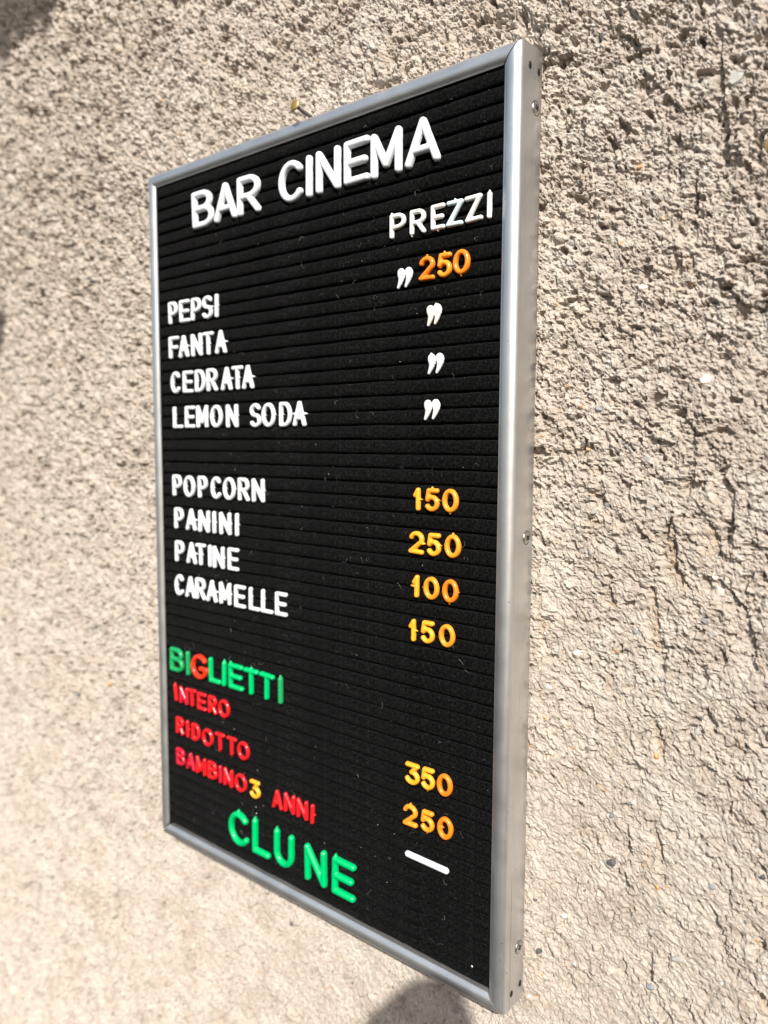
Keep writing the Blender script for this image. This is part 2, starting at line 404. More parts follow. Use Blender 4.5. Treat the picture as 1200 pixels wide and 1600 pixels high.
# cells no camera near the photograph's can see get no fine mesh: keep all, but skip the middle behind the board
skip = (uc[None, :] > 12) & (uc[None, :] < 250) & (vc[:, None] > 12) & (vc[:, None] < 422)
keep = ~skip
a = (ii * nu + jj)[keep]
quads = np.stack([a, a + nu, a + nu + 1, a + 1], 1).astype(np.int32)
used = np.unique(quads); remap = np.full(nu * nv, -1, np.int32); remap[used] = np.arange(len(used))
quads = remap[quads]; co = co[used]; sand = sand[used]
me = bpy.data.meshes.new('wall')
me.vertices.add(len(co)); me.vertices.foreach_set('co', co.ravel())
me.loops.add(quads.size); me.loops.foreach_set('vertex_index', quads.ravel())
me.polygons.add(len(quads)); me.polygons.foreach_set('loop_start', np.arange(0, quads.size, 4, dtype=np.int32))
me.polygons.foreach_set('use_smooth', np.zeros(len(quads), bool))
at = me.attributes.new('sand', 'FLOAT', 'POINT'); at.data.foreach_set('value', sand.astype(np.float32))
me.materials.append(plaster)
me.update(calc_edges=True)
print('wall quads', len(quads))
wall = tag(obj('wall', me), 'rough cream plaster wall with pits, cracks and small stones behind the board', 'wall')

def wz(u, v_):
    return WALL_Y - float(wall_height(np.array([u], np.float32), np.array([v_], np.float32))[0][0])

# stones set in the plaster
def stone_mesh(seed):
    r = random.Random(seed); bm = bmesh.new(); bmesh.ops.create_icosphere(bm, subdivisions=2, radius=1)
    ax = [Vector((r.uniform(-1, 1), r.uniform(-1, 1), r.uniform(-1, 1))).normalized() for _ in range(6)]
    lim = [r.uniform(.38, .78) for _ in ax]
    for vtx in bm.verts:
        for a_, l in zip(ax, lim):
            d = vtx.co.dot(a_)
            if d > l: vtx.co -= a_ * (d - l)
        vtx.co *= 1 + r.uniform(-.04, .04)
    me_ = bpy.data.meshes.new('pebble'); bm.to_mesh(me_); bm.free(); return me_
smesh = {}
for k, m in stone.items():
    for i in range(3):
        q = stone_mesh(hash((len(k), i)) % 999); q.materials.append(m); smesh[(k, i)] = q
def pebble(kind, u, v_, ru, rv, out=.35):
    o = obj('pebble', smesh[(kind, rng.randrange(3))], wall)
    z = wz(u, v_)
    o.location = P(u, v_, z - ru * out + ru * .68)
    o.scale = (ru * .001, ru * .001, rv * .001)
    o.rotation_euler = (rng.uniform(-.4, .4), rng.uniform(-.5, .5), rng.uniform(-.4, .4))
for a in [('blue_grey', 348, 239.5, 2.6, 2.2), ('pale', 354, 226, 3.0, 3.4), ('white', 353.5, 212, 1.5, 1.1), ('pale', 352, 219.5, 2.6, 3.0),
          ('grey', 352, 244, 2.3, 1.4), ('grey', 336.5, 232, 2.2, 1.7), ('blue_grey', 319, 248, 1.3, 1.9), ('blue_grey', 331, 267.5, 1.6, 1.5),
          ('pale', 293, 263, 2.6, 2.6), ('grey', 299, 196, 1.5, 2.0), ('grey', 284.5, 75, 2.6, 2.2), ('dark', 302, 4.3, 1.8, 1.6),
          ('grey', 331, 2.5, 3.0, 3.2), ('white', 341, -5.5, 1.8, 1.2), ('grey', 351.5, 24, 3.6, 4.0), ('ochre', 366, 50, 2.3, 5),
          ('pale', 297, 56, 2.5, 1.8), ('ochre', 314.5, 49, 1.6, 1.5), ('ochre', 325.5, 72, 1.5, 1.5), ('dark', 296, -10, 2.2, 2.0),
          ('grey', 284, 85, 2.3, 2.2), ('white', 278, 282, 2.1, 2.2), ('ochre', 330, 302, 1.9, 1.9), ('ochre', 291, 308.5, 1.2, 1.3),
          ('grey', 347, 287, 1.9, 1.9), ('dark', 312, 357, 2.3, 2.0), ('ochre', 333, 361, 1.6, 1.8), ('blue_grey', 356, 351, 1.8, 2.6),
          ('grey', 384, 352, 2.4, 1.9), ('pale', 306, 375, 1.8, 1.4), ('dark', 299, 376, 1.0, 1.2), ('white', 290, 392.5, 2.2, 1.7),
          ('dark', 273.5, 391, 1.3, 1.5), ('grey', 343, 390, 3.0, 1.4), ('dark', 333, 396, 1.2, 1.2), ('blue_grey', 331.5, 409, 2.5, 2.2),
          ('dark', 276, 416, 2.4, 1.4), ('blue_grey', 294, 410, 1.4, 1.2), ('ochre', 278, 428, 1.0, 1.0), ('pale', 307, 329, 2.5, 2.0),
          ('blue_grey', 312, 335, 1.5, 1.5), ('grey', 281, 263, 1.9, 2.0), ('dark', 375, 340, 1.8, 1.6), ('pale', 338, 168, 2.0, 2.2),
          ('pale', 290, 165, 2.4, 2.8), ('ochre', 295, 168, 1.2, 1.6), ('grey', 310, 153, 1.9, 1.5), ('blue_grey', 300, 150, 1.9, 1.4),
          ('pale', 345, 140, 2.8, 3.0), ('grey', 322, 172, 2.1, 2.0), ('pale', 318, 100, 2.2, 2.2), ('grey', 305, 84, 2.4, 2.4),
          ('dark', -196, 178, 2.6, 3.0), ('white', -150, -20, 2.6, 2.6), ('ochre', -60, 470, 1.9, 2.6), ('dark', 5, 470, 2.2, 2.2),
          ('ochre', -94, -60, 2.0, 2.4), ('white', 28, -17, 2.2, 2.4), ('ochre', 10, -14, 1.2, 2.2), ('grey', 148, -60, 2.6, 2.4),
          ('pale', -62, 120, 2.3, 2.5), ('dark', -120, 40, 2.2, 2.6), ('grey', -80, 300, 2.4, 2.4), ('ochre', -110, 360, 2.2, 2.4),
          ('white', -130, 430, 2.4, 2.4), ('dark', -160, 380, 2.4, 2.8), ('grey', 60, 500, 2.4, 2.0), ('dark', 100, 476, 1.8, 1.8)]:
    pebble(*a)
for i in range(48):                                     # smaller stones scattered where the wall is nearest
    u = rng.uniform(276, 385); v_ = rng.uniform(-15, 440)
    kind = rng.choice(['blue_grey', 'grey', 'grey', 'pale', 'pale', 'dark', 'ochre'])
    pebble(kind, u, v_, rng.uniform(.8, 1.6), rng.uniform(.8, 1.7), .2)

# ------------------------------------------------------------------ the letter board
W_IN, H_IN, M = 261.3, 432.0, 8.6                       # felt opening and rail width, mm
board = empty('letter_board', P(W_IN / 2, H_IN + M, 17.2))
tag(board, 'black felt letter board menu in a slim aluminium frame hanging on the wall', 'letter board')
OFF = Vector(board.location)
def rel(u, v_, z): return tuple(Vector(P(u, v_, z)) - OFF)

# backing sheet behind the felt and carton edge
bm = bmesh.new(); bmesh.ops.create_cube(bm, size=1)
for vtx in bm.verts: vtx.co = Vector(rel(W_IN / 2 + vtx.co.x * (W_IN + 9), H_IN / 2 - vtx.co.z * (H_IN + 9), 9 + vtx.co.y * 10))
bm_obj('backing_panel', bm, fibre, board)

# felt ribs
NR = 58; PITCH = H_IN / NR
def rib_mesh(seed):
    nx = 110; r = np.random.RandomState(seed)
    prof = [(0.0, 2.6), (.22, 2.4), (.30, 1.0), (.62, .16), (1.25, -.26), (2.3, -.50), (3.7, -.56), (5.1, -.50), (6.2, -.26), (6.85, .16), (7.16, 1.0), (7.24, 2.4), (PITCH, 2.6)]
    xs = np.linspace(-1.0, W_IN + 1.0, nx)
    wob = lambda s, a: a * pn(xs.astype(np.float32) / s + seed * 7.7, np.full(nx, seed * 3.1, np.float32), 70 + seed)
    top, bot, hgt = wob(9, .34) + wob(30, .4) + wob(3.5, .2), wob(8, .34) + wob(26, .4) + wob(3.5, .2), wob(6, .3)
    vs = []
    for i, x in enumerate(xs):
        for k, (y, z) in enumerate(prof):
            t = y / PITCH
            e = 0 if k in (0, len(prof) - 1) else 1
            dy = e * ((1 - t) * top[i] + t * bot[i])
            vs.append((x * .001, (z + (hgt[i] if z < 0 else 0)) * .001, -(y + dy) * .001))
    n = len(prof)
    fs = [(i * n + k, i * n + k + 1, (i + 1) * n + k + 1, (i + 1) * n + k) for i in range(nx - 1) for k in range(n - 1)]
    return mesh_from('felt_rib', vs, fs, felt)
rib_meshes = [rib_mesh(s) for s in range(8)]
for i in range(NR):
    o = obj('felt_rib', rib_meshes[(i * 5 + i // 7) % 8], board, rel(0, i * PITCH, 0))

for x0_, x1_ in ((-1.0, .3), (W_IN - .3, W_IN + 1.0)):
    bm = bmesh.new(); bmesh.ops.create_cube(bm, size=1)
    for vtx in bm.verts: vtx.co = Vector(rel((x0_ + x1_) / 2 + vtx.co.x * (x1_ - x0_), H_IN / 2 - vtx.co.z * (H_IN + 1), 1.1 + vtx.co.y * 4.0))
    bm_obj('felt_edge', bm, felt, board)

# frame rails: bullnose front, flat outer side, mitred ends
prof = [(0, 3.0), (0, -1.1)]
for k in range(3, 24):
    t = math.pi * k / 24
    if .8 - 3.5 * math.sin(t) ** .92 < -1.2 or k > 12: prof.append((M / 2 - M / 2 * math.cos(t), .8 - 3.5 * math.sin(t) ** .92))
prof += [(M, .8), (M, 5), (M, 10), (M, 16.6), (M - .5, 17.15), (M - 3.2, 17.15), (M - 3.2, 16.2), (M - 1.3, 16.0), (M - 1.3, 3.2), (1.2, 3.2)]
def rail(side, gap0=.12, gap1=.12, shift=0.0):
    """side: 0 top, 1 right, 2 bottom, 3 left; a = distance outward from the opening edge"""
    L = W_IN if side in (0, 2) else H_IN
    n = len(prof); vs = []; segs = 40
    for s in range(segs + 1):
        t = s / segs
        for a_, z in prof:
            lo, hi = -a_ + gap0, L + a_ - gap1
            q = lo + (hi - lo) * t
            aa = a_ + shift
            if side == 0: p = (q, -aa)
            elif side == 2: p = (q, H_IN + aa)
            elif side == 1: p = (W_IN + aa, q)
            else: p = (-aa, q)
            vs.append(rel(p[0], p[1], z))
    fs = []
    for s in range(segs):
        for k in range(n):
            k2 = (k + 1) % n
            f_ = (s * n + k, s * n + k2, (s + 1) * n + k2, (s + 1) * n + k)
            fs.append(f_ if side in (0, 3) else f_[::-1])
    fs.append(tuple(range(n)) if side in (1, 2) else tuple(range(n))[::-1])
    e = tuple(segs * n + k for k in range(n)); fs.append(e[::-1] if side in (1, 2) else e)
    me_ = mesh_from('frame_rail', vs, fs, alu_h if side in (0, 2) else alu_v)
    me_.polygons[-1].use_smooth = False; me_.polygons[-2].use_smooth = False
    bm_ = bmesh.new(); bm_.from_mesh(me_); bmesh.ops.recalc_face_normals(bm_, faces=bm_.faces); bm_.to_mesh(me_); bm_.free()
    me_.set_sharp_from_angle(angle=math.radians(50))
    return obj('frame_rail', me_, board)
rail_top = rail(0, .1, .75)
rail_right = rail(1, .0, .05)
rail_bottom = rail(2, .5, 1.0, .9)
rail_left = rail(3, .1, .8)
rail_top['label'] = 'top aluminium rail'; rail_right['label'] = 'right aluminium rail with screws'
rail_bottom['label'] = 'bottom aluminium rail'; rail_left['label'] = 'left aluminium rail'

def lathe(pr, ns=28):
    bm_ = bmesh.new(); rings = []
    for r_, h_ in pr:
        rings.append([bm_.verts.new((0, 0, h_ * .001))] if r_ == 0 else
                     [bm_.verts.new((r_ * .001 * math.cos(k * 2 * math.pi / ns), r_ * .001 * math.sin(k * 2 * math.pi / ns), h_ * .001)) for k in range(ns)])
    for a_, b2 in zip(rings, rings[1:]):
        for k in range(ns):
            k2 = (k + 1) % ns
            if len(a_) == 1: bm_.faces.new((a_[0], b2[k2], b2[k]))
            elif len(b2) == 1: bm_.faces.new((a_[k], a_[k2], b2[0]))
            else: bm_.faces.new((a_[k], a_[k2], b2[k2], b2[k]))
    bmesh.ops.recalc_face_normals(bm_, faces=bm_.faces)
    return bm_
# countersunk cross screws and dark corner pins on the outer side of the right rail
def screw(v_, z, rot_):
    bm_ = bmesh.new()
    pr = [(0, .75), (1.3, .68), (2.3, .46), (2.9, .12), (3.0, -.25)]
    ns = 28; rings = []
    for r_, h_ in pr:
        if r_ == 0: rings.append([bm_.verts.new((h_, 0, 0))]); continue
        rings.append([bm_.verts.new((h_, r_ * math.cos(k * 2 * math.pi / ns), r_ * math.sin(k * 2 * math.pi / ns))) for k in range(ns)])
    for k in range(ns): bm_.faces.new((rings[0][0], rings[1][k], rings[1][(k + 1) % ns]))
    for a_, b2 in zip(rings[1:], rings[2:]):
        for k in range(ns): bm_.faces.new((a_[k], b2[k], b2[(k + 1) % ns], a_[(k + 1) % ns]))
    for vtx in bm_.verts: vtx.co *= .001
    o = bm_obj('screw', bm_, steel, rail_right, True, rel(W_IN + M, v_, z)); o.rotation_euler.x = rot_
    bm_ = bmesh.new()
    for k in (0, 1):
        q = bmesh.ops.create_cube(bm_, size=1)
        for vtx in q['verts']:
            x_, y_, z_ = vtx.co
            s_ = 1 - .0 * x_
            a_, b_ = (2.6 * s_, .62) if k == 0 else (.62, 2.6 * s_)
            vtx.co = Vector((.56 + x_ * .62 + k * .006, y_ * a_, z_ * b_)) * .001
    bm_obj('cross_recess', bm_, blackpin, o)
    bm_ = lathe([(3.0, -.2), (3.0, .03), (3.3, .03), (3.35, -.2)], 28)
    g_ = bm_obj('countersink_rim', bm_, blackpin, o, True); g_.rotation_euler.y = math.pi / 2
for v_, z, r_ in ((16.7, 11.6, .6), (209.5, 11.2, .75), (412.1, 11.6, .3)): screw(v_, z, r_)
def pin(v_, z):
    bm_ = bmesh.new(); bmesh.ops.create_uvsphere(bm_, u_segments=16, v_segments=10, radius=1)
    for vtx in bm_.verts: vtx.co = Vector((vtx.co.x * .45, vtx.co.y * 1.25, vtx.co.z * 1.65)) * .001
    bm_obj('corner_pin', bm_, blackpin, rail_right, True, rel(W_IN + M + .05, v_, z))
for v_, z in ((.4, 5.6), (.6, 13.6), (432.3, 13.8), (432.9, 5.4)): pin(v_, z)

# lint, dust and stray fibres on the felt
vs = []; fs = []
def add_fleck(u, v_, z, r_):
    b0 = len(vs)
    for k in range(6):
        d = [(1, 0, 0), (-1, 0, 0), (0, 1, 0), (0, -1, 0), (0, 0, 1), (0, 0, -1)][k]
        s_ = r_ * rng.uniform(.5, 1.1)
        vs.append(rel(u + d[0] * s_, v_ + d[1] * s_, z + d[2] * s_ * .6))
    for t in ((0, 2, 4), (2, 1, 4), (1, 3, 4), (3, 0, 4), (2, 0, 5), (1, 2, 5), (3, 1, 5), (0, 3, 5)): fs.append(tuple(b0 + q for q in t))
def add_fibre(u, v_, L_, r_):
    a_ = rng.uniform(0, 6.28); pts = []
    x, y = u, v_; curl = rng.uniform(-.5, .5)
    n = 9
    for k in range(n):
        pts.append((x, y, -.75 - .35 * math.sin(k / (n - 1) * math.pi)))
        x += L_ / n * math.cos(a_); y += L_ / n * math.sin(a_); a_ += curl + rng.uniform(-.3, .3)
    b0 = len(vs)
    for k, p in enumerate(pts):
        for j in range(3):
            an = j * 2.094
            vs.append(rel(p[0] + r_ * math.cos(an) * math.sin(a_), p[1] + r_ * math.cos(an) * math.cos(a_), p[2] + r_ * math.sin(an)))
    for k in range(n - 1):
        for j in range(3):
            j2 = (j + 1) % 3
            fs.append((b0 + k * 3 + j, b0 + k * 3 + j2, b0 + k * 3 + 3 + j2, b0 + k * 3 + 3 + j))
for k in range(330):
    big_ = rng.random() < .07
    add_fleck(rng.uniform(2, W_IN - 2), H_IN * rng.random() ** .85, -.62, rng.uniform(.22, .36) if big_ else rng.uniform(.06, .15))
for k in range(190):
    add_fibre(rng.uniform(5, W_IN - 5), rng.uniform(5, H_IN - 5), rng.uniform(1.5, 6.5), rng.uniform(.012, .028))
for u, v_, s_ in ((91, 392, .5), (91.4, 396, .55), (98, 389, .35), (71, 347, .4), (93, 368, .4), (251, 424, .75), (190, 371, .4), (150, 395, .35),
                  (60, 345, .35), (66, 252, .45), (77, 307, .3), (20, 312, .35), (226, 358, .3), (178, 388, .3), (30, 318, .25)):
    add_fleck(u, v_, -.7, s_)
lint = obj('lint', mesh_from('lint', vs, fs, lint_mat, False), board); lint['kind'] = 'stuff'

# ------------------------------------------------------------------ nail
nail = empty('nail', P(136.5, -12.5, 19))
tag(nail, 'brass-headed nail in the plaster just above the top rail of the board', 'nail')
nu_, nv_, nz_ = 136.5, -13.6, -8.0
d = Vector(P(135.9, -8.6, 22)) - Vector(P(nu_, nv_, nz_)); L_ = d.length; dq = d.to_track_quat('Z', 'Y')
hd = bm_obj('nail_head', lathe([(0, -.55), (1.2, -.5), (2.3, -.32), (2.95, 0), (3.1, .3), (3.0, .5), (.9, .75), (0, .75)]), brass, nail, True)
sh = bm_obj('nail_shank', lathe([(0, .3), (1.0, .3), (1.0, L_ * 1000 - 3), (0, L_ * 1000)], 16), iron, nail, True)
for o in (hd, sh):
    o.rotation_mode = 'QUATERNION'; o.rotation_quaternion = dq; o.location = Vector(P(nu_, nv_, nz_)) - Vector(nail.location)

# ------------------------------------------------------------------ push-in plastic letters
def arc(cx, cy, rx, ry, a0, a1, n=18):
    return [(cx + rx * math.cos(math.radians(a0 + (a1 - a0) * k / n)), cy + ry * math.sin(math.radians(a0 + (a1 - a0) * k / n))) for k in range(n + 1)]
GL = {
 'A': [[(0, 0), (.5, 1), (1, 0)], [(.17, .3), (.83, .3)]],
 'B': [[(0, 0), (0, 1), (.5, 1)] + arc(.5, .765, .42, .235, 90, -90, 12) + [(0, .53)], [(.5, .53)] + arc(.55, .265, .45, .265, 90, -90, 14) + [(0, 0)]],
 'C': [arc(.52, .5, .52, .5, 42, 318, 30)],
 'D': [[(0, 0), (0, 1), (.42, 1)] + arc(.42, .5, .58, .5, 90, -90, 22) + [(0, 0)]],
 'E': [[(1, 1), (0, 1), (0, 0), (1, 0)], [(0, .5), (.88, .5)]],
 'F': [[(1, 1), (0, 1), (0, 0)], [(0, .5), (.85, .5)]],
 'G': [arc(.5, .5, .5, .5, 42, 350, 32), [(1, .42), (.58, .42)]],
 'I': [[(.5, 0), (.5, 1)]],
 'L': [[(0, 1), (0, 0), (1, 0)]],
 'M': [[(0, 0), (0, 1), (.5, .22), (1, 1), (1, 0)]],
 'N': [[(0, 0), (0, 1), (1, 0), (1, 1)]],
 'O': [arc(.5, .5, .5, .5, 0, 360, 40)],
 'P': [[(0, 0), (0, 1), (.52, 1)] + arc(.52, .72, .48, .28, 90, -90, 14) + [(0, .44)]],
 'R': [[(0, 0), (0, 1), (.52, 1)] + arc(.52, .735, .46, .265, 90, -90, 14) + [(0, .47)], [(.48, .47), (1, 0)]],
 'S': [arc(.5, .75, .48, .25, 28, 270, 20)[:-1] + arc(.5, .25, .5, .25, 90, -152, 20)],
 'T': [[(0, 1), (1, 1)], [(.5, 1), (.5, 0)]],
 'U': [[(0, 1), (0, .36)] + arc(.5, .36, .5, .36, 180, 360, 20) + [(1, 1)]],
 'Z': [[(0, 1), (1, 1), (0, 0), (1, 0)]],
 '0': [arc(.5, .5, .5, .5, 0, 360, 40)],
 '1': [[(0, .72), (.85, 1), (.85, 0)]],
 '2': [arc(.5, .71, .48, .29, 165, -32, 18) + [(0, 0), (1, 0)]],
 '3': [[(.02, 1), (.95, 1), (.42, .6)] + arc(.47, .3, .5, .3, 78, -155, 18)],
 '5': [[(.95, 1), (.18, 1), (.06, .52)] + arc(.48, .32, .5, .32, 142, -148, 20)],
 '-': [[(0, .5), (1, .5)]],
}
FONT = {'big': (22.3, 3.9, 2.8), 'mid': (14.3, 2.45, 1.9), 'small': (12.0, 2.25, 1.7), 'dig': (11.6, 2.45, 1.9), 'green': (16.6, 3.1, 2.3), 'red': (12.0, 2.4, 1.8), 'dash': (3.3, 3.2, 1.8)}
def glyph_mesh(segs, height, res):
    """segs: (x0,y0,r0,x1,y1,r1,hscale) in mm, y up. Rounded relief standing on vertical walls, facing -Y."""
    S_ = np.array(segs, np.float64)
    r_ = S_[:, [2, 5]].max()
    x0 = min((S_[:, 0] - S_[:, 2]).min(), (S_[:, 3] - S_[:, 5]).min()) - 2 * res; x1 = max((S_[:, 0] + S_[:, 2]).max(), (S_[:, 3] + S_[:, 5]).max()) + 2 * res
    y0 = min((S_[:, 1] - S_[:, 2]).min(), (S_[:, 4] - S_[:, 5]).min()) - 2 * res; y1 = max((S_[:, 1] + S_[:, 2]).max(), (S_[:, 4] + S_[:, 5]).max()) + 2 * res
    gx = np.arange(x0, x1 + res, res); gy = np.arange(y0, y1 + res, res)
    X, Y = np.meshgrid(gx, gy)
    def field(X, Y):
        best = np.full(X.shape, 1e9); CX = np.zeros_like(X); CY = np.zeros_like(X); CR = np.ones_like(X); HS = np.ones_like(X); top = np.zeros_like(X)
        for ax, ay, ra, bx, by, rb, hs in S_:
            dx, dy = bx - ax, by - ay; L2 = dx * dx + dy * dy + 1e-12
            t = np.clip(((X - ax) * dx + (Y - ay) * dy) / L2, 0, 1)
            px, py = ax + t * dx, ay + t * dy; rr = ra + (rb - ra) * t
            s_ = np.hypot(X - px, Y - py) / rr
            q = s_ < best
            best = np.where(q, s_, best); CX = np.where(q, px, CX); CY = np.where(q, py, CY); CR = np.where(q, rr, CR)
            top = np.maximum(top, hs * (rr / r_) ** .6 * np.clip(1 - s_ ** 2.2, 0, 1) ** .58)
        return best, CX, CY, CR, top
    s_, CX, CY, CR, top = field(X, Y)
    ins = s_ < 1
    cell = ins[:-1, :-1] | ins[1:, :-1] | ins[:-1, 1:] | ins[1:, 1:]
    need = np.zeros_like(ins)
    for a_, b2 in ((slice(0, -1), slice(0, -1)), (slice(1, None), slice(0, -1)), (slice(0, -1), slice(1, None)), (slice(1, None), slice(1, None))): need[a_, b2] |= cell
    out_ = need & ~ins
    k_ = 1 / s_.clip(1e-6)
    X2 = np.where(out_, CX + (X - CX) * k_, X); Y2 = np.where(out_, CY + (Y - CY) * k_, Y)
    H_ = .4 * height + .6 * height * np.where(out_, 0, top)
    idx = -np.ones(X.shape, int); idx[need] = np.arange(need.sum())
    vs_ = [(x * .001, -h_ * .001, y * .001) for x, y, h_ in zip(X2[need], Y2[need], H_[need])]
    fs_ = []; edges = {}
    for j, i in zip(*np.nonzero(cell)):
        f_ = (idx[j, i], idx[j, i + 1], idx[j + 1, i + 1], idx[j + 1, i]); fs_.append(tuple(int(q) for q in f_))
        for a_, b2 in zip(f_, f_[1:] + f_[:1]):
            if (b2, a_) in edges: del edges[(b2, a_)]
            else: edges[(a_, b2)] = 1
    low = {}
    for a_, b2 in edges:
        for q in (a_, b2):
            if q not in low: low[q] = len(vs_); x, _, z = vs_[q]; vs_.append((x, 0.0, z))
        fs_.append((int(b2), int(a_), low[a_], low[b2]))
    me_ = mesh_from('letter', vs_, fs_)
    bm_ = bmesh.new(); bm_.from_mesh(me_)
    bmesh.ops.remove_doubles(bm_, verts=bm_.verts, dist=2e-6); bm_.to_mesh(me_); bm_.free()
    me_.polygons.foreach_set('use_smooth', [True] * len(me_.polygons))
    me_.set_sharp_from_angle(angle=math.radians(62))
    return me_
cache = {}
def letter_mesh(font, ch, tabs, mat, w=None):
    key = (font, ch, tabs, mat, w)
    if key in cache: return cache[key]
    H_, st, hg = FONT[font]
    if w is None: w = WIDTHS[font][ch] * (.95 if font == 'mid' else 1)
    if ch == 'I': w = st
    r_ = st / 2; segs = []
    def mp(p): return (-w / 2 + r_ + p[0] * (w - 2 * r_), -H_ / 2 + r_ + p[1] * (H_ - 2 * r_))
    for pl in GL[ch]:
        pts = [mp(p) for p in pl]
        for a_, b2 in zip(pts, pts[1:]): segs.append((a_[0], a_[1], r_, b2[0], b2[1], r_, 1))
    for t in tabs:                                       # leftover moulding tabs
        if t == 'r' and ch in 'T1I':
            sx = {'T': 0, 'I': 0, '1': mp((.85, 0))[0]}[ch]
            segs.append((sx, 0, r_ * .75, sx + st * 1.05, 0, r_ * .12, .6)); continue
        if t == 'r': segs.append((w / 2 - r_ * .6, 0, r_ * .6, w / 2 + st * (.5 if font == 'mid' else .28), 0, r_ * .12, .62))
        if t == 'l': segs.append((-w / 2 + r_ * .6, 0, r_ * .5, -w / 2 - st * .35, 0, r_ * .15, .6))
        if t == 'L': segs.append((-w / 2 + r_, .1 * H_, r_ * .7, -w / 2 + st * 1.35, .1 * H_, r_ * .1, .62))
        if t == 'i': segs.append((-w / 2 + r_, 0, r_ * .7, -w / 2 + st * 1.5, 0, r_ * .1, .6))
        if t == 't': segs.append((0 if ch not in 'LUNPRE' else -w / 2 + r_, H_ / 2 - r_ * .5, r_ * .6, 0 if ch not in 'LUNPRE' else -w / 2 + r_, H_ / 2 + st * .26, r_ * .2, .7))
        if t == 'b': segs.append((0 if ch not in 'PRN' else -w / 2 + r_, -H_ / 2 + r_ * .5, r_ * .6, 0 if ch not in 'PRN' else -w / 2 + r_, -H_ / 2 - st * .24, r_ * .2, .7))
    me_ = glyph_mesh(segs, hg, st / 9.5)
    me_.materials.append(MAT[mat])
    cache[key] = me_
    return me_
ORD = ['first', 'second', 'third', 'fourth', 'fifth', 'sixth', 'seventh', 'eighth', 'ninth']
COLN = {'white': 'white', 'warm_white': 'off-white', 'cream': 'cream', 'stained': 'bluish-stained white', 'orange': 'orange', 'amber': 'amber',
        'yellow': 'yellow', 'green': 'green', 'dark_green': 'dark green', 'red': 'red', 'crimson': 'crimson', 'vermilion': 'orange-red'}
# row -> (description, default colour, group)
INFO = {
 'head1': ('the first word of the large white heading', 'white', 'large white letters'),
 'head2': ('the second word of the large white heading', 'white', 'large white letters'),
 'prezzi': ('the small word above the price column', 'warm_white', 'small white letters'),
 'p0': ('the topmost price on the board', 'orange', 'orange and yellow digits'),
 'd1': ('the topmost drink name on the left', 'white', 'medium white letters'),
 'd2': ('the second drink name from the top', 'white', 'medium white letters'),
 'd3': ('the third drink name from the top', 'white', 'medium white letters'),
 'd4a': ('the first word of the lowest drink line', 'white', 'medium white letters'),
 'd4b': ('the second word of the lowest drink line', 'white', 'medium white letters'),
 'f1': ('the word POPCORN', 'white', 'medium white letters'),
 'f2': ('the word PANINI', 'white', 'medium white letters'),
 'f3': ('the word PATINE', 'white', 'medium white letters'),
 'f4': ('the word CARAMELLE', 'white', 'medium white letters'),
 'p1': ('the price level with POPCORN', 'amber', 'orange and yellow digits'),
 'p2': ('the price level with PANINI', 'amber', 'orange and yellow digits'),
 'p3': ('the price level with PATINE', 'amber', 'orange and yellow digits'),
 'p4': ('the price level with CARAMELLE', 'amber', 'orange and yellow digits'),
 'bigl': ('the green word BIGLIETTI', 'green', 'green letters of the ticket heading'),
 't1': ('the red word INTERO', 'red', 'small red letters'),
 't2': ('the red word RIDOTTO', 'red', 'small red letters'),
 't3': ('the red word BAMBINO', 'red', 'small red letters'),
 't3d': ('', 'amber', 'orange and yellow digits'),
 't3b': ('the red word ANNI', 'red', 'small red letters'),
 'clune': ('the large green word at the bottom', 'green', 'large green letters'),
 'p5': ('the price level with INTERO', 'amber', 'orange and yellow digits'),
 'p6': ('the price level with RIDOTTO', 'amber', 'orange and yellow digits'),
}
